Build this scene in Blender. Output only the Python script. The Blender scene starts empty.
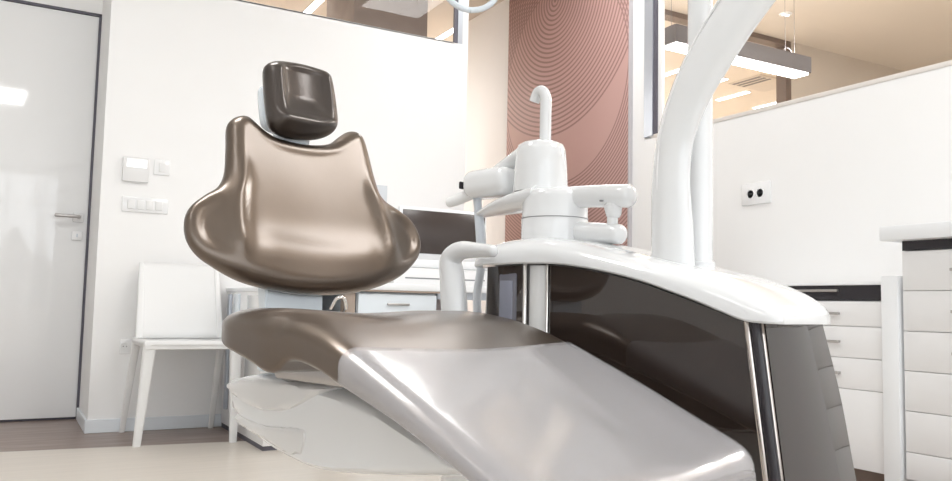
import bpy, bmesh, math, random
from mathutils import Vector, Matrix
random.seed(4)
COL = bpy.context.scene.collection
PI = math.pi

# ------------------------------------------------------------ materials
def mat(name, color, rough=.5, metal=0, coat=0, bump=0, bscale=200, var=0, vscale=8, spec=.5, emit=None, estr=0, alpha=1, coatr=.05):
    m = bpy.data.materials.new(name); m.use_nodes = True
    nt = m.node_tree; b = nt.nodes['Principled BSDF']
    b.inputs['Base Color'].default_value = (*color, 1)
    b.inputs['Roughness'].default_value = rough
    b.inputs['Metallic'].default_value = metal
    b.inputs['Coat Weight'].default_value = coat
    b.inputs['Coat Roughness'].default_value = coatr
    b.inputs['Specular IOR Level'].default_value = spec
    b.inputs['Alpha'].default_value = alpha
    tc = nt.nodes.new('ShaderNodeTexCoord')
    if emit:
        b.inputs['Emission Color'].default_value = (*emit, 1); b.inputs['Emission Strength'].default_value = estr
    n = nt.nodes.new('ShaderNodeTexNoise'); n.inputs['Scale'].default_value = vscale
    n.inputs['Detail'].default_value = 4
    nt.links.new(tc.outputs['Object'], n.inputs['Vector'])
    mx = nt.nodes.new('ShaderNodeMix'); mx.data_type = 'RGBA'
    k = max(var, .01)
    mx.inputs['A'].default_value = (*[c * (1 - k) for c in color], 1)
    mx.inputs['B'].default_value = (*[min(1, c * (1 + k)) for c in color], 1)
    nt.links.new(n.outputs['Fac'], mx.inputs['Factor'])
    nt.links.new(mx.outputs['Result'], b.inputs['Base Color'])
    if bump:
        n2 = nt.nodes.new('ShaderNodeTexNoise'); n2.inputs['Scale'].default_value = bscale
        nt.links.new(tc.outputs['Object'], n2.inputs['Vector'])
        bp = nt.nodes.new('ShaderNodeBump'); bp.inputs['Strength'].default_value = bump; bp.inputs['Distance'].default_value = .002
        nt.links.new(n2.outputs['Fac'], bp.inputs['Height']); nt.links.new(bp.outputs['Normal'], b.inputs['Normal'])
    return m

def glass_mat(name, tint=(1, 1, 1), gloss=.08, rough=0.0):
    m = bpy.data.materials.new(name); m.use_nodes = True
    nt = m.node_tree; nt.nodes.clear()
    out = nt.nodes.new('ShaderNodeOutputMaterial'); mix = nt.nodes.new('ShaderNodeMixShader')
    tr = nt.nodes.new('ShaderNodeBsdfTransparent'); gl = nt.nodes.new('ShaderNodeBsdfGlossy')
    tr.inputs['Color'].default_value = (*tint, 1); gl.inputs['Roughness'].default_value = rough
    lw = nt.nodes.new('ShaderNodeLayerWeight'); pw = nt.nodes.new('ShaderNodeMath'); pw.operation = 'POWER'; pw.inputs[1].default_value = 5
    ma = nt.nodes.new('ShaderNodeMath'); ma.operation = 'MULTIPLY_ADD'; ma.inputs[1].default_value = .5; ma.inputs[2].default_value = .02
    nt.links.new(lw.outputs['Facing'], pw.inputs[0]); nt.links.new(pw.outputs[0], ma.inputs[0]); nt.links.new(ma.outputs[0], mix.inputs[0]); nt.links.new(tr.outputs[0], mix.inputs[1]); nt.links.new(gl.outputs[0], mix.inputs[2])
    nt.links.new(mix.outputs[0], out.inputs['Surface'])
    return m

M = {}
M['wall'] = mat('wall_paint', (.87, .87, .868), .55, bump=.05, bscale=300)
M['ceil'] = mat('ceiling_paint', (.84, .84, .83), .7)
M['beige'] = mat('beige_plaster', (.68, .61, .53), .6, var=.05, vscale=1.5)
M['tan'] = mat('tan_plaster', (.58, .52, .455), .6, var=.05, vscale=1.0)
M['gypsum'] = mat('door_lacquer', (.90, .905, .91), .08, coat=.6)
M['frame_w'] = mat('white_frame_paint', (.80, .80, .80), .3)
M['frame_g'] = mat('grey_aluminium', (.52, .56, .62), .3, metal=.5)
M['frame_d'] = mat('dark_gasket', (.10, .095, .12), .5)
M['bronze_frame'] = mat('brown_frame', (.16, .12, .10), .5)
M['skirt'] = mat('skirting_paint', (.74, .78, .82), .3)
M['plastic'] = mat('white_plastic', (.84, .845, .85), .22, coat=.5)
M['plastic_m'] = mat('white_matt_plastic', (.80, .805, .805), .5, spec=.3)
M['gloss'] = mat('white_gloss_shell', (.77, .78, .788), .12, coat=.8)
M['cream'] = mat('cream_gloss_shell', (.72, .715, .71), .16, coat=.6)
M['bluewhite'] = mat('bluish_laminate', (.72, .78, .83), .25)
M['lam'] = mat('white_laminate', (.84, .84, .845), .35)
M['lamside'] = mat('white_edge_laminate', (.86, .88, .90), .3)
M['black'] = mat('black_laminate', (.022, .019, .024), .25)
M['seam'] = mat('shadow_gap_rubber', (.25, .25, .26), .8)
M['handle'] = mat('satin_nickel', (.5, .48, .47), .3, metal=.9)
M['chrome'] = mat('polished_chrome', (.8, .78, .76), .08, metal=1)
M['screen'] = mat('dark_screen', (.055, .042, .038), .22)
M['dark'] = mat('dark_brown_gloss', (.026, .018, .015), .05, coat=.6, spec=.5, coatr=.02)
M['trim'] = mat('brown_metal_trim', (.55, .50, .47), .14, metal=1)
M['slot'] = mat('grey_slot_plastic', (.17, .17, .20), .3)
M['greyp'] = mat('grey_gloss_plastic', (.30, .29, .29), .2)
M['hose'] = mat('hose_silicone', (.60, .64, .69), .3)
M['concrete'] = mat('raw_concrete', (.33, .28, .25), .85, var=.22, vscale=7, bump=.4, bscale=40)
M['lightgrey'] = mat('grey_paper', (.62, .66, .70), .6)
M['lampgrey'] = mat('lamp_housing', (.15, .14, .145), .5)
M['led'] = mat('led_diffuser', (1, 1, 1), .5, emit=(1, .99, .97), estr=5)
M['lcd'] = mat('lcd_glow', (.95, .97, 1), .3, emit=(.95, .98, 1), estr=.6)
M['kick'] = mat('brown_kickboard', (.24, .18, .15), .5)
M['tanstrip'] = mat('tan_edge_strip', (.36, .29, .24), .4)

# pearl leather
def leather(name, col, rough, metal):
    m = mat(name, col, rough, metal=metal, coat=.8, bump=.10, bscale=420, var=.05, vscale=30, coatr=.2)
    m.node_tree.nodes['Principled BSDF'].inputs['Coat IOR'].default_value = 1.5
    return m
M['leather'] = leather('bronze_pearl_leather', (.140, .106, .081), .36, .85)
M['leather_d'] = leather('bronze_pearl_leather_headrest', (.058, .045, .038), .32, .72)

def film():
    m = bpy.data.materials.new('clear_plastic_film'); m.use_nodes = True
    nt = m.node_tree; b = nt.nodes['Principled BSDF']
    b.inputs['Base Color'].default_value = (.78, .77, .80, 1)
    b.inputs['Roughness'].default_value = .22; b.inputs['Coat Weight'].default_value = 1; b.inputs['Coat Roughness'].default_value = .10
    b.inputs['Alpha'].default_value = .28
    tc = nt.nodes.new('ShaderNodeTexCoord'); mp = nt.nodes.new('ShaderNodeMapping')
    mp.inputs['Scale'].default_value = (3, 7, 3); mp.inputs['Rotation'].default_value = (0, 0, .7)
    n = nt.nodes.new('ShaderNodeTexNoise'); n.inputs['Scale'].default_value = 1.1; n.inputs['Detail'].default_value = 1
    bp = nt.nodes.new('ShaderNodeBump'); bp.inputs['Strength'].default_value = .35; bp.inputs['Distance'].default_value = .012
    nt.links.new(tc.outputs['Object'], mp.inputs['Vector']); nt.links.new(mp.outputs[0], n.inputs['Vector'])
    nt.links.new(n.outputs['Fac'], bp.inputs['Height']); nt.links.new(bp.outputs['Normal'], b.inputs['Normal'])
    nt.links.new(bp.outputs['Normal'], b.inputs['Coat Normal'])
    return m
M['film'] = film()
M['glass'] = glass_mat('clear_glass')

def floor_mat(name, base, dark, plank=True):
    m = mat(name, base, .42, coat=.15)
    nt = m.node_tree; b = nt.nodes['Principled BSDF']
    tc = nt.nodes.new('ShaderNodeTexCoord'); mp = nt.nodes.new('ShaderNodeMapping')
    mp.inputs['Scale'].default_value = (1.2, 14, 1)
    n = nt.nodes.new('ShaderNodeTexNoise'); n.inputs['Scale'].default_value = 2.5; n.inputs['Detail'].default_value = 8
    nt.links.new(tc.outputs['Object'], mp.inputs['Vector']); nt.links.new(mp.outputs[0], n.inputs['Vector'])
    r = nt.nodes.new('ShaderNodeValToRGB')
    r.color_ramp.elements[0].position = .3; r.color_ramp.elements[0].color = (*dark, 1)
    r.color_ramp.elements[1].position = .7; r.color_ramp.elements[1].color = (*base, 1)
    nt.links.new(n.outputs['Fac'], r.inputs[0]); nt.links.new(r.outputs[0], b.inputs['Base Color'])
    return m
M['woodfloor'] = floor_mat('brown_wood_floor', (.33, .25, .215), (.19, .145, .125))
M['vinyl'] = floor_mat('cream_vinyl_floor', (.66, .61, .55), (.61, .565, .51))

def poster_mat():
    m = bpy.data.materials.new('ring_print'); m.use_nodes = True
    nt = m.node_tree; b = nt.nodes['Principled BSDF']; b.inputs['Roughness'].default_value = .5
    tc = nt.nodes.new('ShaderNodeTexCoord'); sp = nt.nodes.new('ShaderNodeSeparateXYZ')
    nt.links.new(tc.outputs['Object'], sp.inputs[0])     # y along the wall, z up (board's own coordinates)
    def mth(op, a, c=None, d=None):
        n = nt.nodes.new('ShaderNodeMath'); n.operation = op
        for i, v in enumerate((a, c, d)):
            if v is None: continue
            if isinstance(v, (int, float)): n.inputs[i].default_value = v
            else: nt.links.new(v, n.inputs[i])
        return n.outputs[0]
    Yc, Zc = sp.outputs['Y'], sp.outputs['Z']
    def dist(cy, cz):
        return mth('SQRT', mth('ADD', mth('POWER', mth('SUBTRACT', Yc, cy), 2), mth('POWER', mth('SUBTRACT', Zc, cz), 2)))
    def rings(d, pitch, w):
        fr = mth('FRACT', mth('DIVIDE', d, pitch)); return mth('LESS_THAN', fr, w)
    dA = dist(*PC[0]); dB = dist(*PC[1])
    inA = mth('LESS_THAN', dA, PC[2]); outB = mth('GREATER_THAN', dB, PC[3])
    ringA = rings(dA, .031, .40); ringB = rings(dB, .021, .42)
    line = mth('MAXIMUM', mth('MULTIPLY', inA, ringA), mth('MULTIPLY', outB, ringB))
    mx = nt.nodes.new('ShaderNodeMix'); mx.data_type = 'RGBA'
    mx.inputs['A'].default_value = (.53, .33, .30, 1); mx.inputs['B'].default_value = (.30, .175, .16, 1)
    nt.links.new(mth('MULTIPLY', line, 1), mx.inputs['Factor'])
    nt.links.new(mx.outputs['Result'], b.inputs['Base Color'])
    return m

# ------------------------------------------------------------ mesh helpers
def obj(name, bm, m, parent=None, smooth=True, mods=()):
    bmesh.ops.recalc_face_normals(bm, faces=bm.faces)
    me = bpy.data.meshes.new(name); bm.to_mesh(me); bm.free()
    o = bpy.data.objects.new(name, me); COL.objects.link(o)
    me.materials.append(M[m] if isinstance(m, str) else m)
    if smooth:
        for p in me.polygons: p.use_smooth = True
        es = me.attributes.get('sharp_edge') or me.attributes.new('sharp_edge', 'BOOLEAN', 'EDGE')
        b2 = bmesh.new(); b2.from_mesh(me)
        for e in b2.edges:
            if len(e.link_faces) == 2 and e.calc_face_angle(0) > .7: es.data[e.index].value = True
        b2.free()
    if parent: o.parent = parent
    return o
def tag(o, label, cat, group=None):
    o['label'] = label; o['category'] = cat
    if group: o['group'] = group
    return o
def thing(name, label, cat, loc=(0, 0, 0), rz=0, group=None):
    o = bpy.data.objects.new(name, None); COL.objects.link(o); o.location = loc; o.rotation_euler = (0, 0, rz)
    o.empty_display_size = .1
    return tag(o, label, cat, group)
def struct(name, bm, m, smooth=False):
    o = obj(name, bm, m, smooth=smooth); o['kind'] = 'structure'; return o
def copy_tree(o, parent=None):
    c = o.copy(); COL.objects.link(c)
    if parent: c.parent = parent
    for ch in [x for x in o.children]: copy_tree(ch, c)
    return c

def box(x0, x1, y0, y1, z0, z1, bev=0, seg=2, bm=None):
    b = bmesh.new()
    r = bmesh.ops.create_cube(b, size=1)
    for v in b.verts:
        v.co = Vector(((x0 + x1) / 2 + v.co.x * (x1 - x0), (y0 + y1) / 2 + v.co.y * (y1 - y0), (z0 + z1) / 2 + v.co.z * (z1 - z0)))
    if bev: bmesh.ops.bevel(b, geom=b.edges[:], offset=bev, segments=seg, affect='EDGES', profile=.5)
    return join(bm, b)
def join(bm, b):
    if bm is None: return b
    me = bpy.data.meshes.new('t'); b.to_mesh(me); b.free(); bm.from_mesh(me); bpy.data.meshes.remove(me)
    return bm
def loft(rings, cap=True, closed=True, bm=None):
    b = bmesh.new()
    R = [[b.verts.new(p) for p in r] for r in rings]
    n = len(R[0])
    for i in range(len(R) - 1):
        for j in range(n if closed else n - 1):
            k = (j + 1) % n
            b.faces.new((R[i][j], R[i][k], R[i + 1][k], R[i + 1][j]))
    if cap and closed:
        b.faces.new(R[0][::-1]); b.faces.new(R[-1])
    return join(bm, b)
def catmull(pts, n, closed=False):
    P = [Vector(p) for p in pts]; out = []; N = len(P)
    segs = N if closed else N - 1
    for i in range(segs):
        if closed: a, b, c, d = P[(i - 1) % N], P[i], P[(i + 1) % N], P[(i + 2) % N]
        else: a, b, c, d = P[max(i - 1, 0)], P[i], P[i + 1], P[min(i + 2, N - 1)]
        for k in range(n):
            t = k / n
            out.append(.5 * ((2 * b) + (c - a) * t + (2 * a - 5 * b + 4 * c - d) * t * t + (3 * b - a - 3 * c + d) * t ** 3))
    if not closed: out.append(P[-1])
    return out
def tube(path, rad, seg=20, up=(0, 0, 1), flat=1, bm=None, n=8, dome=True):
    """round (or flattened) bar along a smoothed path; rad a number or one per point"""
    if isinstance(rad, (int, float)): rad = [rad] * len(path)
    P = catmull(path, n) if n > 1 else [Vector(p) for p in path]
    Rr = [v.x for v in catmull([(r, 0, 0) for r in rad], n)] if n > 1 else rad
    rings = []; nrm = None
    for i, p in enumerate(P):
        t = (P[min(i + 1, len(P) - 1)] - P[max(i - 1, 0)]).normalized()
        if nrm is None:
            u = Vector(up)
            if abs(u.dot(t)) > .95: u = Vector((1, 0, 0))
            nrm = (u - t * u.dot(t)).normalized()
        else: nrm = (nrm - t * nrm.dot(t)).normalized()
        bn = t.cross(nrm)
        def ring(c, r): return [c + nrm * (math.cos(2 * PI * k / seg) * r) + bn * (math.sin(2 * PI * k / seg) * r * flat) for k in range(seg)]
        if dome and i == 0:
            for q in (0.15, .5, .8): rings.append(ring(p - t * Rr[0] * .5 * math.sqrt(1 - q * q), Rr[0] * q))
        rings.append(ring(p, Rr[i]))
        if dome and i == len(P) - 1:
            for q in (.8, .5, .15): rings.append(ring(p + t * Rr[-1] * .5 * math.sqrt(1 - q * q), Rr[-1] * q))
    return loft(rings, bm=bm)
def lathe(prof, c=(0, 0, 0), seg=48, bm=None):
    rings = [[Vector((c[0] + r * math.cos(2 * PI * k / seg), c[1] + r * math.sin(2 * PI * k / seg), c[2] + z)) for k in range(seg)] for r, z in prof]
    return loft(rings, bm=bm)
def interp(tab, x):
    if x <= tab[0][0]: return tab[0][1]
    for (a, va), (b, vb) in zip(tab, tab[1:]):
        if x <= b:
            return va + (vb - va) * (x - a) / (b - a)
    return tab[-1][1]
def sinterp(tab, x):
    """smooth (catmull) table lookup"""
    n = len(tab)
    if x <= tab[0][0]: return tab[0][1]
    if x >= tab[-1][0]: return tab[-1][1]
    for i in range(n - 1):
        x0, y0 = tab[i]; x1, y1 = tab[i + 1]
        if x <= x1:
            h = x1 - x0; t = (x - x0) / h
            m0 = (y1 - tab[i - 1][1]) / (x1 - tab[i - 1][0]) if i else (y1 - y0) / h
            m1 = (tab[i + 2][1] - y0) / (tab[i + 2][0] - x0) if i + 2 < n else (y1 - y0) / h
            return (2*t**3 - 3*t*t + 1) * y0 + (t**3 - 2*t*t + t) * h * m0 + (-2*t**3 + 3*t*t) * y1 + (t**3 - t*t) * h * m1
def pillow(outline, T, r, front=None, center=None, sub=5, rings=26, mapf=None, rb=None, backflat=1.0, bm=None):
    """padded slab: smooth closed outline (u,v), thickness T, edge radius r; front(u,v,d) sculpts the front face"""
    O = [Vector((p[0], p[1])) for p in outline]
    O3 = catmull([(p.x, p.y, 0) for p in O], sub, closed=True)
    O2 = [Vector((p.x, p.y)) for p in O3]; n = len(O2)
    c = Vector(center) if center else sum(O2, Vector((0, 0))) / n
    def dist(p):
        best = 9
        for i in range(n):
            a, b = O2[i], O2[(i + 1) % n]; ab = b - a
            t = max(0, min(1, (p - a).dot(ab) / max(ab.length_squared, 1e-12)))
            best = min(best, (a + ab * t - p).length)
        return best
    rb = rb or r
    def sheet(sgn, rad):
        out = []
        for k in range(1, rings):
            f = (k / rings) ** 1.9
            ring = []
            for p in O2:
                q = p.lerp(c, f); d = dist(q)
                e = math.sqrt(max(0, 1 - (1 - min(d / rad, 1)) ** 2))
                h = sgn * T / 2 * e
                if sgn > 0 and front: h += front(q.x, q.y, d) * min(1, d / rad)
                if sgn < 0: h *= backflat
                ring.append((q.x, q.y, h))
            out.append(ring)
        return out
    mapf = mapf or (lambda u, v, h: Vector((u, v, h)))
    b = bmesh.new()
    base = [b.verts.new(mapf(p.x, p.y, 0)) for p in O2]
    for sgn, rad in ((1, r), (-1, rb)):
        prev = base
        for ring in sheet(sgn, rad):
            cur = [b.verts.new(mapf(*q)) for q in ring]
            for j in range(n):
                k = (j + 1) % n; b.faces.new((prev[j], prev[k], cur[k], cur[j]))
            prev = cur
        h = sgn * T / 2 + (front(c.x, c.y, dist(c)) if (front and sgn > 0) else 0)
        cv = b.verts.new(mapf(c.x, c.y, h if sgn > 0 else h * backflat))
        for j in range(n): b.faces.new((prev[j], prev[(j + 1) % n], cv))
    return join(bm, b)
def gauss(x, s): return math.exp(-(x / s) ** 2)
def sstep(a, b, x):
    t = max(0, min(1, (x - a) / (b - a))); return t * t * (3 - 2 * t)

# ------------------------------------------------------------ camera
f_px = 824.0
Yc = Vector((5 - 476, 240.5 - 296, -f_px)).normalized()
Uc = Vector((.0213 * 10366, 10366, -f_px))
Zc = (Uc - Yc * Uc.dot(Yc)).normalized(); Xc = Yc.cross(Zc)
cam = bpy.data.cameras.new('camera'); cam.sensor_fit = 'HORIZONTAL'; cam.sensor_width = 36; cam.lens = 36 * f_px / 952
cam.clip_start = .02
co = bpy.data.objects.new('camera', cam); COL.objects.link(co)
mw = Matrix((Xc, Yc, Zc)).to_4x4(); mw.translation = Vector((0, 0, .627)); co.matrix_world = mw
bpy.context.scene.camera = co

# ------------------------------------------------------------ room
CE = 2.9
YA = 4.263; XB = 3.1; YD = 4.755; XR = .366; XA = 2.338
struct('floor', box(-2.6, 9, -2.6, 8, -.05, 0), 'woodfloor')
b = bmesh.new()
vs = [b.verts.new(p) for p in ((-2.55, 4.13, .002), (2.32, 3.63, .002), (2.32, -2.2, .002), (-2.55, -2.2, .002))]
f = b.faces.new(vs); r_ = bmesh.ops.extrude_face_region(b, geom=[f])
for v in [g for g in r_['geom'] if isinstance(g, bmesh.types.BMVert)]: v.co.z = .0005
struct('floor_vinyl', b, 'vinyl')
struct('floor_bounce_next_room', box(XB + .05, 8.95, -2.5, 7.95, .0005, .002), 'vinyl')  # unseen pale sheet, added to bounce light up to the ceiling
struct('ceiling', box(-2.6, XB + .06, -2.6, YA + .06, CE, CE + .1), 'ceil')
struct('ceiling_beyond', box(-2.6, XB + .06, YA + .06, 8, CE, CE + .1), 'beige')
struct('ceiling_next_room', box(XB + .06, 9, -2.6, 8, CE, CE + .1), 'beige')
# wall A (with transom) and the recessed door wall
struct('wall_back', box(XR, XA, YA, YA + .12, 0, 2.192), 'wall')
struct('wall_back_side', box(XR, .9, YA, YA + .12, 2.192, CE), 'wall')
struct('wall_reveal', box(XR, XR + .1, YA + .12, YD + .1, 0, CE), 'wall')
struct('wall_left_recess', box(-2.6, -.75, YD, YD + .1, 0, CE), 'wall')
struct('wall_above_door', box(-.75, XR, YD, YD + .1, 2.145, CE), 'wall')
# door: leaf, gasket, handle, lock plate
dd = struct('door_1', box(-.72, XR - .012, YD + .012, YD + .055, .012, 2.13, .003), 'gypsum', smooth=True)
def tube_tag(name, bm, m): return obj(name, bm, m, dd)
b = box(XR - .012, XR, YD + .004, YD + .05, 0, 2.145); box(-.75, XR, YD + .004, YD + .05, 2.132, 2.145, bm=b); box(-.75, XR, YD + .03, YD + .05, 0, .010, bm=b)
obj('door_gasket', b, 'frame_d', dd, smooth=False)
b = box(.283, .335, YD - .004, YD + .012, 1.02, 1.068, .004); obj('door_handle_plate', b, 'plastic', dd)
b = tube([(.31, YD + .01, 1.045), (.31, YD - .04, 1.045), (.29, YD - .05, 1.045), (.20, YD - .05, 1.045)], .009, n=4); obj('door_handle', b, 'handle', dd)
b = box(.283, .333, YD - .004, YD + .012, .925, .972, .004); obj('lock_plate', b, 'plastic', dd)
b = lathe([(.004, 0), (.004, .004)], (0, 0, 0)); 
obj('keyhole', box(.305, .311, YD - .0055, YD - .003, .94, .958, .0005), 'frame_g', dd)
# transom over wall A
w1 = struct('window_1', box(.9, 2.25, YA + .01, YA + .016, 2.2, 2.84), 'glass')
b = box(.9, XA, YA, YA + .12, 2.84, CE); struct('trim_1', b, 'wall')
b = box(2.245, 2.268, YA + .004, YA + .02, 2.192, 2.84); obj('window_gasket', b, 'frame_d', w1, smooth=False)
b = box(2.268, 2.30, YA + .0, YA + .03, 2.192, 2.84); obj('window_frame', b, 'frame_g', w1, smooth=False)
b = box(2.30, XA, YA, YA + .12, 2.192, 2.84); obj('window_jamb', b, 'frame_w', w1, smooth=False)
b = box(.9, 2.245, YA + .0, YA + .12, 2.186, 2.194); obj('window_sill', b, 'frame_w', w1, smooth=False)
# wall B
struct('wall_right', box(XB, XB + .05, -2.6, 3.64, 0, 1.585), 'wall')
struct('wall_right_pier', box(XB, XB + .05, 3.545, 5.72, 1.585, CE), 'wall')
struct('wall_right_low', box(XB, XB + .05, 3.64, 5.72, 0, 1.585), 'wall')
w2 = struct('window_2', box(XB + .02, XB + .026, -2.6, 3.42, 1.606, CE), 'glass')
obj('window_sill', box(XB - .004, XB + .055, -2.6, 3.47, 1.585, 1.606, .003), mat('sill_cap', (.74, .70, .66), .4), w2)
obj('window_frame', box(XB - .006, XB + .05, 3.475, 3.545, 1.60, CE), 'frame_g', w2, smooth=False)
obj('window_gasket', box(XB + .0, XB + .04, 3.447, 3.475, 1.60, CE), 'frame_d', w2, smooth=False)
obj('window_bead', box(XB + .01, XB + .03, 3.415, 3.447, 1.606, CE), 'frame_w', w2, smooth=False)
# skirtings
b = box(XR - .012, XA, YA - .012, YA, 0, .062, .003); struct('baseboard_back', b, 'skirt')
struct('baseboard_reveal', box(XR - .012, XR, YA, YD - .002, 0, .062, .003), 'skirt')
struct('baseboard_right', box(XB - .012, XB, 2.75, 5.7, 0, .062, .003), 'skirt')
# shell behind the camera: left wall, window wall
struct('wall_left', box(-2.7, -2.6, -2.6, 8, 0, CE), 'wall')
struct('wall_front_sill', box(-2.6, XB, -2.7, -2.6, 0, .45), 'wall')
struct('wall_front_head', box(-2.6, XB, -2.7, -2.6, 2.7, CE), 'wall')
w3 = struct('window_3', box(-2.6, XB, -2.66, -2.655, .45, 2.7), 'glass')
for xx in (-2.57, -1.5, -.35, .8, 1.95, 3.06):
    obj('window_mullion', box(xx - .035, xx + .035, -2.7, -2.6, .45, 2.7), 'frame_w', w3, smooth=False)
obj('window_transom_bar', box(-2.6, XB, -2.7, -2.6, 1.92, 1.98), 'frame_w', w3, smooth=False)
struct('wall_front_next', box(XB, 9, -2.7, -2.6, 0, CE), 'beige')
struct('wall_far', box(-2.6, 9, 8, 8.1, 0, CE), 'beige')
struct('wall_far_right', box(9, 9.1, -2.6, 8, 0, CE), 'beige')
# partition in the next room: glass up to x=5.57, plaster beyond
struct('wall_next_room', box(5.62, 9, 4.6, 4.7, 0, CE), 'tan')
w4 = struct('window_4', box(3.15, 5.55, 4.64, 4.646, 0, 2.87), 'glass')
obj('window_frame', box(5.555, 5.62, 4.6, 4.7, 0, CE), 'bronze_frame', w4, smooth=False)
obj('window_frame', box(3.15, 5.555, 4.6, 4.7, 2.86, CE), 'bronze_frame', w4, smooth=False)

# concrete column
tag(obj('concrete_column', box(1.958, 2.52, 5.2, 5.78, .0005, CE - .0005, .01), 'concrete'), 'raw grey concrete column seen through the high window', 'column')

# ------------------------------------------------------------ lamps of the neighbouring rooms
def area(loc, sx, sy, power, col=(1, .97, .93), rot=(0, 0, 0), parent=None):  # area light for the added sources
    l = bpy.data.lights.new('added_light', 'AREA'); l.shape = 'RECTANGLE'; l.size = sx; l.size_y = sy; l.energy = power; l.color = col
    o = bpy.data.objects.new('added_light', l); COL.objects.link(o); o.location = loc; o.rotation_euler = rot
    if parent: o.parent = parent
    return o
def strip(x, y0, y1, label, grp, w=.05):
    t = thing('ceiling_strip_light', label, 'ceiling light', (x, (y0 + y1) / 2, CE), 0, grp)
    L = (y1 - y0) / 2
    obj('lamp_housing', box(-w / 2 - .006, w / 2 + .006, -L - .006, L + .006, -.006, 0), 'frame_w', t, smooth=False)
    obj('diffuser', box(-w / 2, w / 2, -L, L, -.012, -.004, .002), 'led', t)
    return t
strip(1.93, 5.82, 6.22, 'bright ceiling strip left of the concrete column, seen through the high window', 'strip lights beyond the high window')
strip(3.09, 5.78, 6.25, 'bright ceiling strip right of the concrete column, seen through the high window', 'strip lights beyond the high window')
strip(5.42, 5.62, 6.06, 'leftmost bright ceiling strip behind the pendant lamp, nearest the window frame', 'strip lights beyond the right glazing', .06)
strip(6.0, 5.68, 5.90, 'short ceiling strip light just right of the curved white arm', 'strip lights beyond the right glazing', .06)
strip(6.55, 5.9, 6.32, 'ceiling strip light to the left below the ceiling air vent', 'strip lights beyond the right glazing', .06)
strip(7.15, 5.82, 6.35, 'ceiling strip light lowest on the glass sill, right of the air vent', 'strip lights beyond the right glazing', .06)
t = thing('ceiling_vent', 'square ceiling air vent with dark slots behind the pendant lamp', 'vent', (6.42, 5.6, CE))
obj('vent_panel', box(-.26, .26, -.2, .2, -.012, 0, .003), 'tan', t)
for i in range(3): obj('vent_slot', box(-.24 + i * .07, -.21 + i * .07, -.17, .17, -.016, -.012), 'lampgrey', t, smooth=False)
# pendant
t = thing('pendant_lamp', 'long grey box pendant lamp with bright underside beyond the right glazing', 'lamp', (3.95, 3.56, 2.2))
obj('lamp_housing', box(-.60, .60, 0, .14, .012, .118, .003), 'lampgrey', t)
obj('diffuser', box(-.585, .585, .012, .128, -.002, .014, .003), 'led', t)
for xx in (-.57, .43, .52): obj('suspension_wire', tube([(xx, .07, .11), (xx, .07, CE - 2.2)], .0013, seg=6, n=1), 'lampgrey', t)
b = tube([(.40, .07, .118), (.43, .07, .17), (.47, .06, .16), (.49, .06, .118)], .002, seg=6); obj('lamp_cable', b, 'lampgrey', t)
t = thing('ceiling_downlight', 'small round downlight in the tan ceiling above the pendant lamp', 'downlight', (5.05, 4.18, CE))
obj('downlight_ring', lathe([(.045, -.008), (.05, 0)]), 'frame_w', t)
for i in (-1, 1): obj('bulb', lathe([(.012, -.012), (.014, -.008)], (i * .018, 0, 0), 16), 'led', t)

# ------------------------------------------------------------ wall fittings
def wall_unit(name, label, cat, x0, x1, z0, z1, d=.012):
    return thing(name, label, cat, (x0, YA, z0)), x1 - x0, z1 - z0
t, w, h = wall_unit('thermostat', 'square white thermostat with glowing display on the wall beside the door', 'thermostat', .455, .574, 1.19, 1.31)
obj('body', box(0, w, -.022, 0, 0, h, .004), mat('thermostat_grey', (.78, .78, .78), .4), t)
obj('display', box(.018, w - .012, -.0235, -.021, h - .05, h - .012, .001), 'lcd', t)
t, w, h = wall_unit('light_switch', 'small single white switch plate right of the thermostat', 'switch', .598, .672, 1.235, 1.312)
obj('switch_plate', box(0, w, -.008, 0, 0, h, .003), 'plastic', t)
obj('rocker', box(.022, .052, -.013, -.006, .015, h - .015, .003), 'plastic_m', t)
t, w, h = wall_unit('light_switch', 'wide white four gang switch plate below the thermostat', 'switch', .462, .672, 1.045, 1.118)
obj('switch_plate', box(0, w, -.008, 0, 0, h, .003), 'plastic', t)
for i in range(4): obj('rocker', box(.024 + i * .042, .058 + i * .042, -.013, -.006, .014, h - .014, .003), 'plastic_m', t)
def socket(par, cx, cz, ax='x'):
    if ax == 'x':
        o = obj('socket', lathe([(.019, 0), (.019, .003), (.016, .003), (.015, -.0005)], (0, 0, 0), 24), 'plastic_m', par)
        o.location = (cx, -.0085, cz); o.rotation_euler = (PI / 2, 0, 0)
    else:
        o = obj('socket', lathe([(.024, 0), (.024, .003), (.020, .003), (.019, -.0005)], (0, 0, 0), 24), 'plastic_m', par)
        o.location = (-.009, cx, cz); o.rotation_euler = (0, -PI / 2, 0)
    for s in (-.007, .007):
        h = obj('socket_hole', lathe([(.0028, 0), (.0028, .0015)], (s if ax == 'x' else 0, s if ax != 'x' else 0, .0015), 10), 'seam', o)
t = thing('wall_outlet', 'low white wall outlet behind the left leg of the white chair', 'outlet', (.487, YA, .365))
obj('outlet_plate', box(0, .035 * 2, -.008, 0, 0, .07, .003), 'plastic', t); socket(t, .022, .035); 
t = thing('wall_outlet', 'double white wall outlet on the right wall above the low drawer cabinet', 'outlet', (XB, 2.655, 1.14))
obj('outlet_plate', box(-.009, 0, 0, .175, 0, .105, .004), 'plastic', t); socket(t, .06, .052, 'y'); socket(t, .118, .052, 'y')
tag(obj('wall_notice', box(1.70, 1.837, YA - .006, YA - .001, 1.165, 1.292, .001), 'lightgrey'), 'pale blue grey panel on the wall behind the backrest shoulder', 'panel')

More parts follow.
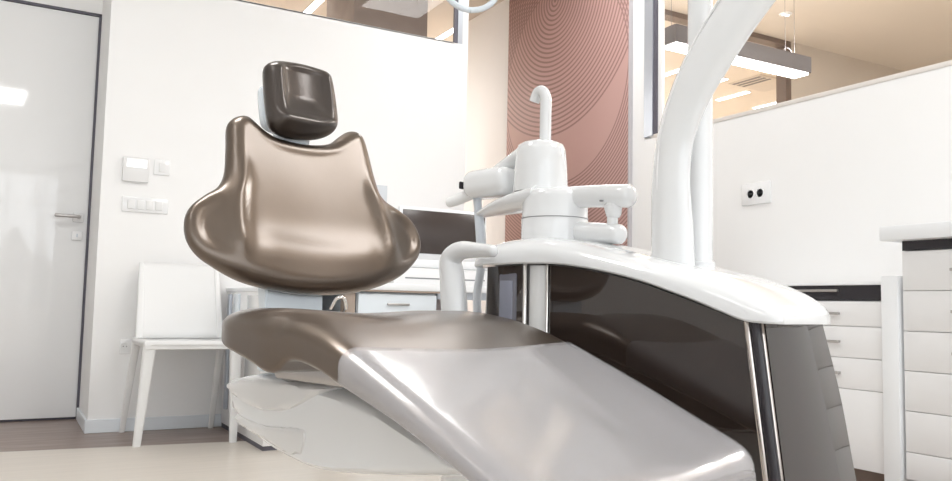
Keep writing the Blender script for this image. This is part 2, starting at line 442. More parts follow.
# art board on wall B
PY0, PY1, PZ0, PZ1 = 3.66, 5.0, .75, CE - .02
def circ(a, b, c):
    ax, ay = a; bx, by = b; cx, cy = c
    d = 2 * (ax * (by - cy) + bx * (cy - ay) + cx * (ay - by))
    ux = ((ax*ax + ay*ay) * (by - cy) + (bx*bx + by*by) * (cy - ay) + (cx*cx + cy*cy) * (ay - by)) / d
    uy = ((ax*ax + ay*ay) * (cx - bx) + (bx*bx + by*by) * (ax - cx) + (cx*cx + cy*cy) * (bx - ax)) / d
    return (ux, uy), math.hypot(ax - ux, ay - uy)
CA, RA_ = circ((1.32, 1.19), (.778, .998), (.016, 1.369)); CB, RB_ = circ((.023, 1.257), (.478, .724), (1.32, 1.20))
print('rings', CA, RA_, CB, RB_)
PC = (CA, CB, RA_, RB_)
M['poster'] = poster_mat()
t = thing('wall_art_panel', 'tall dusty pink panel printed with concentric dark rings', 'artwork', (XB, PY0, PZ0))
obj('print_board', box(-.022, -.006, 0, PY1 - PY0, 0, PZ1 - PZ0, .001), 'poster', t)
obj('board_edge', box(-.024, 0, -.012, 0, 0, PZ1 - PZ0), mat('board_edge_grey', (.5, .48, .5), .5), t, smooth=False)

# ------------------------------------------------------------ white plastic chair
t = thing('side_chair', 'white moulded plastic chair standing by the wall next to the door', 'chair', (0, 0, 0))
def slab_leg(p0, p1, w0, w1, name='leg'):
    p0 = Vector(p0); p1 = Vector(p1); rings = []
    for k in range(9):
        q = k / 8; c = p0.lerp(p1, q); hw = w0 + (w1 - w0) * q; hd = hw * .8
        rings.append([c + Vector((math.copysign(abs(math.cos(a)) ** .6, math.cos(a)) * hw, math.copysign(abs(math.sin(a)) ** .6, math.sin(a)) * hd, 0)) for a in [2 * PI * j / 20 for j in range(20)]])
    obj(name, loft(rings), 'plastic_m', t)
slab_leg((.546, 3.735, .445), (.520, 3.79, 0), .027, .016)
slab_leg((.905, 3.735, .445), (.915, 3.755, 0), .027, .016)
slab_leg((.535, 4.06, .445), (.513, 4.235, 0), .018, .012)
slab_leg((.915, 4.06, .445), (.918, 4.225, 0), .018, .012)
b = bmesh.new()
rings = []
for i in range(25):
    q = i / 24; x = .522 + .41 * q
    dip = .028 * (1 - (2 * q - 1) ** 4)
    row = []
    rings.append((x, dip))
g = []
for x, dip in rings:
    row = []
    for j in range(25):
        q = j / 24; y = 3.715 + .40 * q
        z = .452 - dip * math.sin(PI * q) ** .7 + .0
        row.append(b.verts.new((x, y, z)))
    g.append(row)
for i in range(24):
    for j in range(24): b.faces.new((g[i][j], g[i + 1][j], g[i + 1][j + 1], g[i][j + 1]))
o = obj('seat', b, 'plastic_m', t); s = o.modifiers.new('s', 'SOLIDIFY'); s.thickness = .022; s.offset = -1
b = box(.522, .932, 3.712, 3.735, .414, .452, .006); box(.522, .54, 3.72, 4.1, .42, .45, .005, bm=b); box(.914, .932, 3.72, 4.1, .42, .45, .005, bm=b)
obj('seat_rim', b, 'plastic_m', t)
# wide curved backrest shell on two uprights
slab_leg((.545, 4.07, .45), (.555, 4.19, .80), .017, .011, 'back_post')
slab_leg((.909, 4.07, .45), (.90, 4.19, .80), .017, .011, 'back_post')
b = bmesh.new(); g = []
for i in range(21):
    q = i / 20; x = .548 + .36 * q; row = []
    for j in range(13):
        p = j / 12
        zt = .80 - .0 * q; zb = .445
        z = zb + (zt - zb) * p
        y = 4.07 + (z - .45) / .35 * .12 + .02 * (1 - (2 * q - 1) ** 2)
        row.append(b.verts.new((x, y, z)))
    g.append(row)
for i in range(20):
    for j in range(12): b.faces.new((g[i][j], g[i + 1][j], g[i + 1][j + 1], g[i][j + 1]))
o = obj('backrest', b, 'plastic_m', t); s = o.modifiers.new('s', 'SOLIDIFY'); s.thickness = .008

# ------------------------------------------------------------ desk group along the back wall
YF = 3.46
t = thing('storage_cabinet', 'white cabinet at the left end of the desk with bluish front', 'cabinet', (.972, YF, 0))
b = box(0, .235, .02, YA - YF - .014, .022, .672, .002); obj('body', b, 'lam', t)
obj('front_panel', box(.004, .106, 0, .02, .07, .665, .002), 'bluewhite', t)
obj('front_panel', box(.109, .231, 0, .02, .07, .665, .002), 'bluewhite', t)
obj('plinth', box(.002, .22, .03, YA - YF - .02, 0, .022), 'frame_d', t, smooth=False)
obj('top_board', box(-.004, .239, -.004, YA - YF - .014, .672, .69, .003), 'lamside', t)
b = box(-.006, 0, .10, .35, .12, .655, .002); obj('side_panel', b, 'cream', t)
b = box(-.012, 0, .50, .58, .10, .66, .002); obj('side_rail', b, 'bluewhite', t)
b = box(-.014, 0, .66, .70, .10, .66, .002); obj('side_rail', b, 'frame_g', t)

t = thing('desk', 'long white desk along the wall behind the dental chair', 'desk', (0, 0, 0))
obj('desktop', box(1.215, 2.33, YF - .01, YA - .014, .690, .722, .004), 'lamside', t)
obj('edge_strip', box(1.30, 1.78, YF - .008, YF + .03, .682, .690), 'tanstrip', t, smooth=False)
obj('leg', box(1.307, 1.36, YF + .01, YF + .06, 0, .69, .004), 'tanstrip', t)
obj('leg', box(2.27, 2.31, YF + .05, YF + .12, 0, .69, .004), 'lamside', t)
obj('modesty_rail', box(1.775, 2.30, YF + .02, YF + .04, .655, .690), 'frame_g', t, smooth=False)
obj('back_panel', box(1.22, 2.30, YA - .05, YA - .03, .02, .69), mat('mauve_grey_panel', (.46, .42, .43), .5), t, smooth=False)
t = thing('drawer_pedestal', 'white drawer unit standing under the desk', 'drawer unit', (1.37, YF + .005, 0))
obj('body', box(0, .395, .02, .6, .04, .680, .003), 'bluewhite', t)
obj('plinth', box(.02, .37, .04, .58, 0, .04), 'frame_d', t, smooth=False)
for i, (z0, z1) in enumerate(((.48, .672), (.27, .474), (.05, .264))):
    d = obj('drawer', box(.002, .393, 0, .02, z0, z1, .003), 'bluewhite', t)
    obj('handle', box(.14, .25, -.012, 0, z1 - .05, z1 - .04, .002), 'handle', d)
b = tube([(1.245, YF + .01, .60), (1.26, YF - .02, .645), (1.29, YF - .025, .65), (1.305, YF - .02, .61), (1.31, YF + .01, .59)], .008, n=6)
t = tag(obj('towel_hook', b, 'chrome'), 'curved chrome grip hanging under the desk edge below the backrest', 'handle')
t = thing('printer', 'low white printer on the desk below the dark monitor', 'printer', (1.60, 3.60, .722))
obj('body', box(0, .56, 0, .27, 0, .085, .008), 'lam', t)
obj('printer_lid', box(-.004, .564, -.004, .27, .085, .125, .008), 'lamside', t)
obj('paper_slot', box(.06, .5, -.002, .01, .03, .036), 'seam', t, smooth=False)
t = thing('computer_monitor', 'dark flat monitor with thin white frame on the desk', 'monitor', (1.79, 3.95, .722))
obj('monitor_housing', box(-.01, .52, 0, .03, .135, .425, .006), 'lamside', t)
obj('screen', box(.008, .508, -.004, .006, .178, .408, .001), 'screen', t)
obj('monitor_stand', box(.22, .29, .01, .04, .01, .16, .004), 'handle', t)
obj('monitor_foot', box(.15, .36, -.04, .12, 0, .012, .004), 'handle', t)

# ------------------------------------------------------------ cabinets on the right
XF = 2.58
def cab(name, label, y0, y1, ztop, lines, band, hy, cap=None):
    t = thing(name, label, 'cabinet', (XF, y0, 0))
    W_ = y1 - y0; D = XB - XF - .02
    obj('body', box(.02, D, 0, W_, .094, band[1], .002), 'lam', t)
    obj('plinth', box(.06, D, .01, W_ - .01, 0, .094), 'kick', t, smooth=False)
    obj('dark_band', box(.004, .03, .0, W_, band[0], band[1]), 'black', t, smooth=False)
    zs = lines
    for z1, z0 in zip(zs, zs[1:]):
        d = obj('drawer', box(0, .0195, .002, W_ - .002, z0 + .001, z1 - .001, .0008), 'lam', t)
        if z1 - z0 < .2 or cap is None:
            zh = z1 - (z1 - z0) * .5
            h = obj('handle', box(-.022, -.014, hy - .075, hy, zh - .005, zh + .005, .002), 'handle', d)
            h2 = obj('handle_post', box(-.016, 0, hy - .07, hy - .06, zh - .004, zh + .004), 'handle', d, smooth=False)
            box_ = None
    return t
t = cab('drawer_cabinet', 'low white drawer cabinet with black band and white end panel', 1.747, 2.75, .735, [.672, .584, .474, .366, .096], (.674, .728), .235, cap=1)
obj('worktop', box(-.006, .5, 0, 1.003, .728, .737, .002), 'lamside', t)
obj('end_panel', box(-.012, .5, -.062, -.001, .0, .757, .004), 'lamside', t)
obj('band_grip', box(-.010, .005, .17, .45, .704, .714, .003), 'handle', t)
t = cab('drawer_cabinet', 'taller white drawer cabinet at the right edge with thick white worktop', .85, 1.676, .92, [.838, .707, .575, .446, .316, .184, .096], (.84, .872), .655)
obj('worktop', box(-.05, .5, 0, .872, .872, .921, .003), 'lamside', t)

# ------------------------------------------------------------ dental chair
OC = (.632, 1.113, 0); RZ = math.radians(-75)
chair = thing('dental_chair', 'dental chair with bronze brown upholstery on a white base', 'dental chair', OC, RZ)
ZT = [(-.40, .605), (-.36, .614), (-.30, .6165), (-.20, .6165), (-.12, .607), (-.06, .589), (.0, .566), (.135, .512), (.244, .465), (.31, .437), (.35, .422)]
ZB = [(-.40, .575), (-.32, .558), (-.28, .550), (-.235, .540), (-.20, .531), (-.172, .523), (-.150, .525), (-.125, .543), (-.06, .535), (0, .517), (.129, .478), (.239, .436), (.35, .39)]
def hw(s): return .25 + .012 * sstep(-.08, -.2, s) if s < 0 else .25
def seat_ring(s, off=0, n=64):
    zt = sinterp(ZT, s) + off; zb = sinterp(ZB, s) - off
    H = hw(s) + off
    # plan rounding at the two ends
    e0 = (s + .385) / .11; e1 = (.352 - s) / .055
    k = 1
    if e0 < 1: k = 1 - .42 * (1 - math.sqrt(max(0, 1 - (1 - e0) ** 2)))
    if e1 < 1: k = min(k, 1 - .22 * (1 - math.sqrt(max(0, 1 - (1 - e1) ** 2))))
    H *= k
    v = 1
    e0v = (s + .385) / .05; e1v = (.352 - s) / .03
    if e0v < 1: v = math.sqrt(max(0.02, 1 - (1 - e0v) ** 2))
    if e1v < 1: v = min(v, math.sqrt(max(0.02, 1 - (1 - e1v) ** 2)))
    zm = (zt + zb) / 2; hh = (zt - zb) / 2 * v
    zm = zm + (1 - v) * -.004
    pts = []
    rt = .030 + .045 * sstep(-.02, -.16, s)   # softer shoulder on the seat
    rtv = min(hh * .98, .022 + .03 * sstep(-.02, -.16, s)); rb = min(.008, hh * .6)
    def arc(cx_, cz, ax, az, a0, a1, m): return [(cx_ + ax * math.cos(a0 + (a1 - a0) * i / m), cz + az * math.sin(a0 + (a1 - a0) * i / m)) for i in range(m + 1)]
    rt *= min(1, k)
    P = arc(H - rt, zm + hh - rtv, rt, rtv, 0, PI / 2, 12)
    Q = arc(-H + rt, zm + hh - rtv, rt, rtv, PI / 2, PI, 12)
    mid = []
    for i in range(1, 24):
        q = i / 24; w_ = (H - rt) * (1 - 2 * q)
        dish = -.007 * (1 - (w_ / (H - rt)) ** 2) ** 1.5 * (1 if v > .95 else v)
        mid.append((w_, zm + hh + dish))
    R = arc(-H + rb, zm - hh + rb, rb, rb, PI, 1.5 * PI, 4)
    S = arc(H - rb, zm - hh + rb, rb, rb, 1.5 * PI, 2 * PI, 4)
    return [Vector((s, a, b_)) for a, b_ in P + mid + Q + R + S], len(P + mid + Q)
ss = [-.385 + .05 * (1 - math.cos(i / 8 * PI / 2)) for i in range(8)] + [-.335 + i * .0127 for i in range(52)]
ss = [s for s in ss if s < .320] + [.352 - .032 * (1 - math.sin(i / 7 * PI / 2)) for i in range(8)]
ss = sorted(set(round(s, 5) for s in ss))
obj('seat_cushion', loft([seat_ring(s)[0] for s in ss]), 'leather', chair)

BT = math.radians(19)
n_b = Vector((math.cos(BT), 0, math.sin(BT))); e2 = Vector((-math.sin(BT), 0, math.cos(BT))); B0 = Vector((-.452, .0, .748))
BO = [(-0.154, 0.219), (-0.143, 0.237), (-0.127, 0.247), (-0.112, 0.248), (-0.1, 0.241), (-0.078, 0.223), (-0.047, 0.211), (0.016, 0.209), (0.072, 0.220), (0.106, 0.244), (0.127, 0.258), (0.144, 0.262), (0.158, 0.257), (0.168, 0.242), (0.173, 0.208), (0.178, 0.144), (0.189, 0.107), (0.228, 0.086), (0.261, 0.063), (0.275, 0.027), (0.27, -0.007), (0.244, -0.038), (0.192, -0.072), (0.116, -0.098), (0.035, -0.11), (-0.039, -0.112), (-0.106, -0.105), (-0.17, -0.089), (-0.218, -0.063), (-0.245, -0.041), (-0.259, -0.012), (-0.258, 0.02), (-0.245, 0.046), (-0.217, 0.07), (-0.189, 0.09), (-0.171, 0.121), (-0.161, 0.172)]
def back_front(u, v, d):
    h = 0
    rl = .150 + .02 * sstep(.15, 0, v)                     # fold between the middle and the side wings
    au = abs(u)
    h += .008 * gauss(au - rl, .018) * sstep(.17, .09, v) * sstep(-.07, -.01, v)
    h -= .009 * (1 - min(1, (au / .16)) ** 2) ** 1.5 * sstep(-.11, .0, v)   # hollow middle
    h += .006 * gauss(v + .035, .04) * sstep(.2, .1, au)    # lumbar roll
    h -= .018 * sstep(rl, rl + .09, au) * (1 if au > rl else 0)      # wings fall away
    return h
def bmap(u, v, h):
    curl = .10 * (max(0, abs(u) - .12)) ** 1.3 * 0
    return B0 + Vector((0, u, 0)) + e2 * v + n_b * (h + curl)
obj('backrest', pillow(BO, .052, .030, back_front, center=(0, .05), mapf=bmap, rings=30, sub=5), 'leather', chair)
# rear shell of the backrest
def shell(u, v, h): return B0 + Vector((0, u * .86, 0)) + e2 * (v * .86 + .01) + n_b * (h - .038)
obj('backrest_shell', pillow(BO, .030, .02, None, center=(0, .05), mapf=shell, rings=8, sub=3), 'gloss', chair)
# headrest
HT = math.radians(12)
n_h = Vector((math.cos(HT), 0, math.sin(HT))); h2 = Vector((-math.sin(HT), 0, math.cos(HT))); H0 = Vector((-.505, .001, .990))
HO = [(-.056, .103), (-.048, .116), (-.032, .124), (-.007, .129), (.034, .1325), (.076, .131), (.098, .126), (.109, .115), (.1135, .088), (.116, .048), (.116, .013), (.108, -.008), (.089, -.023), (.062, -.034), (.030, -.040), (-.002, -.042), (-.027, -.039), (-.044, -.031), (-.055, -.013), (-.058, .032), (-.058, .072)]
HO = [((u - .030) * .93, v * .95) for u, v in HO]
def head_front(u, v, d):
    h = .012 * gauss(v + .012, .018)                       # roll along the bottom
    h -= .012 * max(0, 1 - (u / .062) ** 2) ** 1.3 * sstep(-.002, .05, v)   # shallow hollow, open at the top
    h += .003 * gauss(abs(u) - .056, .009) * sstep(.0, .02, v)
    return h
def hmap(u, v, h): return H0 + Vector((0, u, 0)) + h2 * v + n_h * h
obj('headrest', pillow(HO, .050, .022, head_front, center=(0, .045), mapf=hmap, rings=34, sub=7), 'leather_d', chair)
b = tube([H0 + h2 * .05 - n_h * .05, H0 + h2 * -.02 - n_h * .045, B0 + e2 * .2 - n_b * .05, B0 + e2 * .1 - n_b * .05], [.035, .03, .03, .03], flat=1.3)
join(b, pillow([(u * .9, v * .9 + .002) for u, v in HO], .024, .012, mapf=lambda u, v, h: H0 + Vector((0, u * .92 - .008, 0)) + h2 * (v * .72 + .004) + n_h * (h - .036), rings=6, sub=3))
obj('headrest_mount', b, 'bluewhite', chair)
# backrest spine down to the seat carriage
b = loft([[Vector((x0, -.107, z)), Vector((x1, -.107, z)), Vector((x1, .018, z)), Vector((x0, .018, z))] for x0, x1, z in ((-.46, -.435, .50), (-.46, -.435, .60), (-.47, -.437, .66), (-.52, -.49, .78))])
bmesh.ops.bevel(b, geom=b.edges[:], offset=.003, segments=2, affect='EDGES')
obj('back_support', b, 'bluewhite', chair)
# side link seen under the seat notch
b = tube([(-.245, -.10, .505), (-.205, -.10, .528), (-.15, -.10, .545)], .012, flat=2.2); join(b, box(-.46, -.28, -.06, .0, .500, .520, .003)); obj('hinge_link', b, 'bluewhite', chair)
obj('seat_carriage', box(-.30, -.03, -.17, .17, .500, .528, .01), 'handle', chair)
# white hull under the seat
HULL = [(-.462, .43), (-.464, .487), (-.43, .499), (-.35, .505), (-.23, .507), (-.12, .503), (-.02, .486), (.09, .456), (.19, .425), (.20, .408), (.142, .397), (-.02, .372), (-.167, .355), (-.252, .360), (-.34, .375), (-.416, .404)]
def hul(u, v, h): return Vector((u, h, v))
obj('base_hull', pillow(HULL, .325, .024, None, center=(-.17, .44), mapf=hul, rings=16, sub=5), 'gloss', chair)
LOBE = [(-.466, .462), (-.468, .488), (-.43, .502), (-.336, .508), (-.22, .5095), (-.135, .505), (-.157, .482), (-.202, .459), (-.259, .440), (-.33, .431), (-.386, .436), (-.433, .446)]
obj('hull_side_cover', pillow(LOBE, .337, .018, None, center=(-.31, .48), mapf=hul, rings=10, sub=5), 'cream', chair)
LOB2 = [(-.43, .405), (-.44, .440), (-.33, .432), (-.22, .440), (-.19, .425), (-.20, .385), (-.235, .3735), (-.26, .3735), (-.34, .388)]
obj('hull_skirt', pillow(LOB2, .331, .014, None, center=(-.31, .41), mapf=hul, rings=8, sub=4), 'cream', chair)
b = loft([[Vector((.08 + a * .8 * math.cos(q), b_ * math.sin(q), z)) for q in [2 * PI * i / 32 for i in range(32)]] for a, b_, z in ((.20, .15, 0), (.20, .15, .03), (.13, .10, .06), (.12, .09, .2), (.13, .10, .40))])
obj('pedestal', b, 'gloss', chair)
# armrest on the unit side
AR = [(-.335, .27, .50), (-.342, .28, .60), (-.357, .285, .68), (-.362, .285, .722), (-.335, .285, .741), (-.288, .284, .741), (-.232, .28, .737)]
obj('armrest', tube(AR, [.031, .030, .028, .025, .020, .016, .012], flat=.9, up=(1, 0, 0), n=8), 'gloss', chair)
obj('armrest_bracket', box(-.365, -.27, .14, .275, .50, .53, .008), 'gloss', chair)

# clear film laid over the leg part: follows the upholstery, 3 mm proud
def film_ring(s):
    pts, n = seat_ring(s, .003); p = pts[:n]
    a, z = p[0], p[-1]
    zb = sinterp(ZB, s) + .006
    return [Vector((s, a.y, zb))] + p + [Vector((s, z.y, zb))]
fs = [.004 + i * .0117 for i in range(28)] + [.326, .334, .341, .346, .349, .351]
fr_ = [film_ring(s) for s in sorted(fs) if s < .3515]
fr_.append([Vector((.3552, p.y * .995, interp(ZB, .35) + .006 + (p.z - interp(ZB, .35) - .006) * .85)) for p in fr_[-1]])
fr_.append([Vector((.3560, p.y, interp(ZB, .35) - .002)) for p in fr_[-1]])
b = loft(fr_, closed=False)
cov = obj('protective_cover', b, 'film', None); cov.location = OC; cov.rotation_euler = (0, 0, RZ)
s_ = cov.modifiers.new('s', 'SOLIDIFY'); s_.thickness = .0012; s_.offset = 1
tag(cov, 'clear plastic film wrapped over the leg rest of the dental chair', 'plastic cover')

# ------------------------------------------------------------ dental unit beside the chair
unit = thing('dental_unit', 'dental unit cabinet with dark glossy panels and white arched lid', 'dental unit', OC, RZ)
ZL = [(-.34, .712), (-.30, .715), (-.27, .7155), (-.19, .716), (-.10, .713), (0, .699), (.08, .682), (.14, .664), (.198, .645), (.25, .626), (.283, .615), (.33, .612), (.37, .612)]
ZC = [(-.345, .735), (-.33, .75), (-.29, .766), (-.24, .772), (-.18, .772), (-.09, .760), (.01, .738), (.13, .709), (.20, .694), (.235, .683), (.265, .672), (.29, .661), (.312, .649), (.33, .636), (.341, .624)]
def sr(z): return .283 + (.614 - z) * .128
WE = [(0, .67), (.34, .618), (.48, .602), (.612, .567)]
def we(z): return sinterp(WE, z)
# lid
rings = []
LS = [-.345 + .02 * (1 - math.cos(i / 6 * PI / 2)) for i in range(6)] + [-.325 + i * .0132 for i in range(48)] + [.3135 + .0265 * math.sin(i / 11 * PI / 2) for i in range(12)]
for s in LS:
    if s < -.30: k = .80 + .20 * math.sqrt(max(0, 1 - ((-.30 - s) / .045) ** 2))
    else: k = 1
    kf = kn = k
    if s > .24: kf = .18 + .82 * math.sqrt(max(0, 1 - ((s - .24) / .1003) ** 2))
    if s > .30: kn = .86 + .14 * math.sqrt(max(0, 1 - ((s - .30) / .0403) ** 2))
    vk = 1
    zl = sinterp(ZL, s); zc = max(sinterp(ZC, s), zl + .012); cw = .459; zc = zl + (zc - zl) * vk; Hf = .141 * kf; Hn = .141 * kn
    ring = []
    for i in range(41):
        a = PI * i / 40
        c_, s_ = math.cos(a), math.sin(a)
        ring.append(Vector((s, cw - math.copysign(abs(c_) ** .55, c_) * (Hn if c_ > 0 else Hf), zl + (zc - zl) * abs(s_) ** .75)))
    ring.append(Vector((s, cw + Hf - .003, zl - .003))); ring.append(Vector((s, cw - Hn + .003, zl - .003)))
    rings.append(ring)
obj('lid', loft(rings), 'gloss', unit)
# core body
rings = []
for i in range(16):
    z = .03 + i * .57 / 15
    rings.append([Vector((-.29, .345, z)), Vector((sr(z) - .004, .345, z)), Vector((sr(z) - .004, we(z) - .02, z)), Vector((-.29, we(z) - .02, z))])
b = loft(rings)
rings = [[Vector((s, .345, .58)), Vector((s, .575, .58)), Vector((s, .575, interp(ZL, s) - .003)), Vector((s, .345, interp(ZL, s) - .003))] for s in [-.29 + i * .57 / 30 for i in range(31)]]
loft(rings, bm=b)
obj('body', b, 'greyp', unit, smooth=False)
def panel(name, fn, m, th=.012, nu=24, nv=16, n=None):
    b = bmesh.new()
    g = [[b.verts.new(fn(i / nu, j / nv)) for j in range(nv + 1)] for i in range(nu + 1)]
    for i in range(nu):
        for j in range(nv): b.faces.new((g[i][j], g[i + 1][j], g[i + 1][j + 1], g[i][j + 1]))
    # thickness: extrude inwards (towards +w or -s)
    r = bmesh.ops.extrude_face_region(b, geom=b.faces[:])
    for v in r['geom']:
        if isinstance(v, bmesh.types.BMVert): v.co += Vector(n) * th
    return obj(name, b, m, unit)
def side_fn(s0, s1f, wo=.331, zbot=.035):
    def f(u, v):
        # bottom to top
        zt = 0
        s1 = s1f
        s = s0 + ((s1(.6) if callable(s1) else s1) - s0) * u
        zt = sinterp(ZL, s) - .006
        z = zbot + (zt - zbot) * v
        if callable(s1): s = s0 + (s1(z) - s0) * u
        bow = .006 * math.sin(PI * u) 
        return Vector((s, wo - bow, z))
    return f
panel('side_panel', side_fn(-.136, lambda z: sr(z) - .006), 'dark', n=(0, 1, 0))
panel('pillar', side_fn(-.186, -.137, .337), 'plastic_m', n=(0, 1, 0), nu=6)
panel('side_panel', side_fn(-.300, -.198, .333), 'dark', n=(0, 1, 0), nu=8)
obj('tool_slot', box(-.262, -.214, .3265, .334, .40, .695, .004), 'slot', unit)
obj('slot_recess', box(-.257, -.222, .3245, .328, .42, .680, .002), mat('slot_inner', (.26, .27, .33), .25), unit)
b = tube([(-.192, .330, .05), (-.192, .330, .712)], .0045, n=1, seg=10); obj('chrome_strip', b, 'chrome', unit)
b = tube([(-.132, .328, .05), (-.132, .328, .710)], .0025, n=1, seg=10); obj('chrome_strip', b, 'chrome', unit)
# left end: dark curved corner above grey skirt
def lend(z0, z1, off):
    def f(u, v):
        z = z0 + (z1 - z0) * v; q = u * PI / 2
        lean = (.71 - z) * .13
        return Vector((-.298 - .02 * math.sin(q) - lean * 1 * u - off * u, .334 + .05 * (1 - math.cos(q)) + .2 * max(0, u - .8), z))
    return f
panel('end_panel_left', lend(.64, .709, .0), 'dark', n=(.9, .3, 0), th=.01, nu=12)
panel('end_skirt_left', lend(.035, .64, .0), 'greyp', n=(.9, .3, 0), th=.01, nu=12)
# corner post with chrome strips and end face
zz = [.04 + i * .572 / 12 for i in range(13)]
obj('chrome_strip', tube([(sr(z) - .002, .329, z) for z in zz], .0055, n=1, seg=12), 'trim', unit)
obj('corner_post', tube([(sr(z) + .010, .334, z) for z in zz], .009, n=1, seg=12), 'black', unit)
obj('chrome_strip', tube([(sr(z) + .015, .341, z) for z in zz], .0048, n=1, seg=12), 'trim', unit)
def endf(u, v):
    z = .035 + (.610 - .035) * v
    return Vector((sr(z) + .017 + .008 * math.sin(PI * (u * .9 + .05)), .350 + (we(z) - .350) * u, z))
panel('end_panel', endf, 'dark', n=(-1, 0, 0), nu=16)
# seam line and little plugs on lid omitted; tower on the lid
def u_lathe(name, prof, s, w, z, m='gloss', seg=56, parent=None, rot=None):
    return obj(name, lathe(prof, (s, w, z), seg), m, parent or unit)
dr = obj('instrument_tower', lathe([(.066, 0), (.0715, .002), (.0715, .052), (.071, .0535), (.0705, .055), (.0705, .100), (.067, .110), (.058, .116), (.03, .118), (.002, .118)], (-.226, .46, .762), 64), 'gloss', unit)
obj('tower_seam', lathe([(.0718, 0), (.0718, .0016)], (-.226, .46, .8155), 64), 'seam', dr)
obj('tower_seam', lathe([(.0722, 0), (.0722, .003)], (-.226, .46, .767), 64), 'seam', dr)
obj('upper_tower', lathe([(.060, 0), (.058, .05), (.0545, .092), (.050, .104), (.040, .110), (.002, .112)], (-.268, .46, .878), 56), 'gloss', unit)
# wing bracket sweeping to the left of the tower
b = bmesh.new(); rings = []
for i in range(17):
    q = i / 16; s = -.455 + .22 * q
    hwid = .012 + .058 * math.sin(min(1, q * 1.2 + .05) * PI / 2); hh = .004 + .019 * q ** .7; zc = .838 + .030 * q ** .8
    rings.append([Vector((s, .46 + math.cos(a) * hwid, zc + math.copysign(abs(math.sin(a)) ** .7, math.sin(a)) * hh)) for a in [2 * PI * k / 28 for k in range(28)]])
b.free(); obj('swing_bracket', loft(rings), 'gloss', unit)
# holder box with diagonal arm, clip and hose
b = box(-.482, -.338, .415, .500, .878, .944, .026, 6); hb = obj('instrument_holder', b, 'gloss', unit)
obj('holder_arm', tube([(-.30, .47, .985), (-.345, .47, .965), (-.40, .47, .938), (-.45, .465, .915)], [.016, .017, .018, .016], flat=1.4, n=6), 'gloss', unit)
obj('holder_clip', box(-.486, -.479, .418, .432, .900, .918, .003), 'black', hb)
obj('suction_nozzle', tube([(-.53, .43, .872), (-.505, .435, .878), (-.46, .445, .893)], [.012, .013, .014], n=5), 'plastic_m', unit)
obj('suction_hose', tube([(-.455, .45, .895), (-.452, .45, .86), (-.440, .45, .79), (-.437, .45, .72), (-.447, .45, .62), (-.40, .45, .45), (-.30, .45, .35)], [.012, .010, .012, .010, .010, .010, .010], n=6), 'hose', unit)
# cup filler spout
obj('cup_filler_spout', tube([(-.256, .46, .985), (-.256, .46, 1.04), (-.256, .46, 1.082), (-.264, .46, 1.102), (-.279, .46, 1.103), (-.290, .46, 1.084)], [.0125, .0125, .0125, .0125, .0125, .0115], n=8, seg=20, flat=1.05, dome=False), 'gloss', unit)
# right hand arm pieces
b = tube([(-.19, .46, .861), (-.12, .46, .858), (-.035, .46, .852)], .0235, n=4, seg=32); cy = obj('horizontal_cylinder', b, 'gloss', unit)
obj('screw', lathe([(.004, 0), (.004, .003)], (-.085, .4365, .842), 12), 'seam', cy)
obj('ball_joint', tube([(-.072, .458, .835), (-.070, .458, .815)], [.019, .015], n=3), 'gloss', unit)
obj('link_rod', tube([(-.073, .458, .845), (-.073, .458, .775)], .011, n=1), 'gloss', unit)
obj('lower_arm', tube([(-.19, .46, .786), (-.12, .46, .782), (-.055, .46, .776)], [.024, .022, .020], n=4, seg=28), 'gloss', unit)
# post and arched arm carrying the lamp
pole = obj('post', tube([(.100, .50, .70), (.100, .50, 2.05)], .0235, n=1, seg=32, dome=False), 'gloss', unit)
obj('post_collar', lathe([(.028, 0), (.028, .018), (.0235, .022)], (.100, .50, .700), 32), 'gloss', pole)
AP = [(.078, .44, .700), (.076, .44, .78), (.073, .44, .866), (.082, .44, .946), (.112, .44, 1.024), (.155, .44, 1.092), (.215, .44, 1.165), (.29, .44, 1.24), (.36, .44, 1.30), (.43, .44, 1.35)]
arch = obj('arched_arm', tube(AP, [.044, .042, .039, .038, .041, .045, .045, .044, .043, .042], flat=.62, up=(1, 0, 0), n=8, seg=36), 'gloss', unit)
obj('arm_groove', tube([(p[0] - .028 * min(1, .35 + i * .1), p[1] - .0205, p[2] + .006 * i * .7) for i, p in enumerate(AP[:9])], .0022, n=6, seg=8), 'lam', arch)
# operating lamp overhead: ring grip dips into the frame
lamp = thing('operating_lamp', 'pale ring shaped grip of the operating lamp at the top edge', 'lamp', OC, RZ)
RC = Vector((-.336, .30, 1.326)); rr = .064
obj('grip_ring', tube([RC + Vector((.55 * math.sin(a), .83 * math.sin(a), 0)) * rr * 1 + Vector((0, 0, -math.cos(a) * rr)) for a in [2 * PI * i / 24 for i in range(25)]], .0065, n=2, seg=14, dome=False), 'bluewhite', lamp)
obj('grip_button', lathe([(.0025, 0), (.0025, .002)], (RC.x - .006, RC.y - .008, RC.z - rr + .0035), 10), 'seam', lamp)
b = lathe([(.03, -.02), (.10, -.01), (.12, .02), (.09, .05), (.03, .06)], (-.336, .30, 1.45), 40); obj('lamp_head', b, 'gloss', lamp)
obj('lamp_arm', tube([(-.336, .30, 1.50), (-.336, .30, 1.62), (-.28, .32, 1.75), (.06, .48, 2.02), (.10, .50, 2.03)], .02, n=6), 'gloss', lamp)

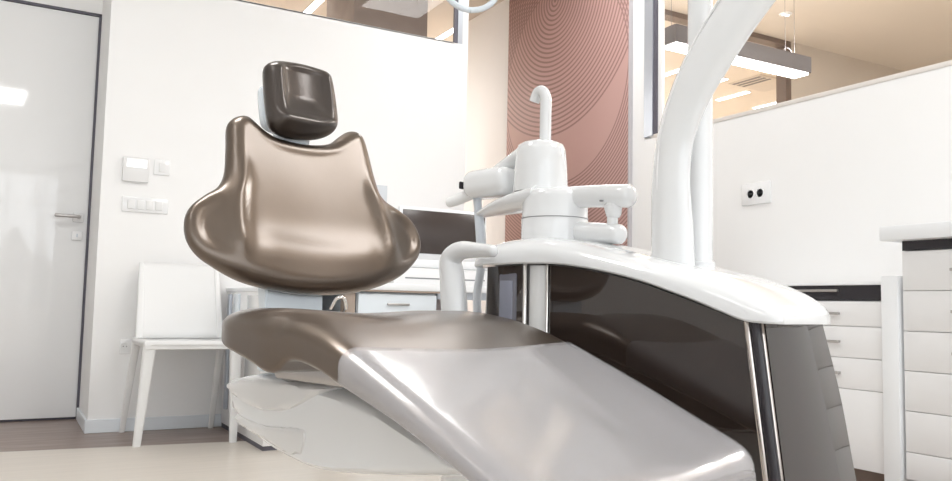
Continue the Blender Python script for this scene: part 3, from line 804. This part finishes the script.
# ------------------------------------------------------------ lights
w = bpy.data.worlds.new('world'); bpy.context.scene.world = w; w.use_nodes = True
bg = w.node_tree.nodes['Background']; bg.inputs[0].default_value = (.93, .97, 1, 1); bg.inputs[1].default_value = 2.2
def added_ceiling_lamp(x, y, sx, sy, power, col=(1, .995, .985), lab='added unseen rectangular ceiling lamp lighting the treatment room', grp='added ceiling lamps of the treatment room'):  # out-of-view lamp with housing, added for brightness and highlights
    t = thing('added_ceiling_lamp', lab, 'ceiling light', (x, y, CE), 0, grp)
    obj('lamp_housing', box(-sx / 2, sx / 2, -sy / 2, sy / 2, -.03, 0, .003), 'frame_w', t)
    area((0, 0, -.035), sx * .95, sy * .95, power, col, parent=t)
added_ceiling_lamp(.05, 1.95, .9, .5, 20)
added_ceiling_lamp(2.45, 3.35, .5, 1.1, 12)  # placed so its reflection makes the leg rest highlight
added_ceiling_lamp(2.3, .35, .9, 1.1, 30)  # placed for the broad sheen on the backrest
added_ceiling_lamp(-1.0, .6, .6, 1.4, 8)
added_ceiling_lamp(1.0, 7.4, 2.4, .4, 120, (1, .98, .95), 'added unseen wide lamp brightening the corridor behind the back wall', 'added corridor lamps')  # added out of view to light the space behind the transom
area((0, .065, .13), 1.1, .06, 9, (1, .98, .95), (PI, 0, 0), bpy.data.objects['pendant_lamp'])  # uplight added on the pendant to brighten the ceiling
added_ceiling_lamp(5.4, 1.6, 2.0, .6, 100, (1, .98, .95), 'added unseen wide lamp brightening the neighbouring room beside the partition', 'added neighbouring room lamps')  # added out of view to light the next room
added_ceiling_lamp(5.5, 7.55, 3.5, .5, 180, (1, .98, .95), 'added unseen long lamp at the far wall of the neighbouring room', 'added neighbouring room lamps')  # added out of view to light the space beyond the partition

sc = bpy.context.scene
sc.view_settings.view_transform = 'Standard'; sc.view_settings.look = 'None'; sc.view_settings.gamma = 1
sc.view_settings.use_curve_mapping = False; sc.view_settings.exposure = .31
sc.cycles.max_bounces = 10; sc.cycles.diffuse_bounces = 6; sc.cycles.glossy_bounces = 5; sc.cycles.transparent_max_bounces = 16
sc.cycles.use_denoising = True
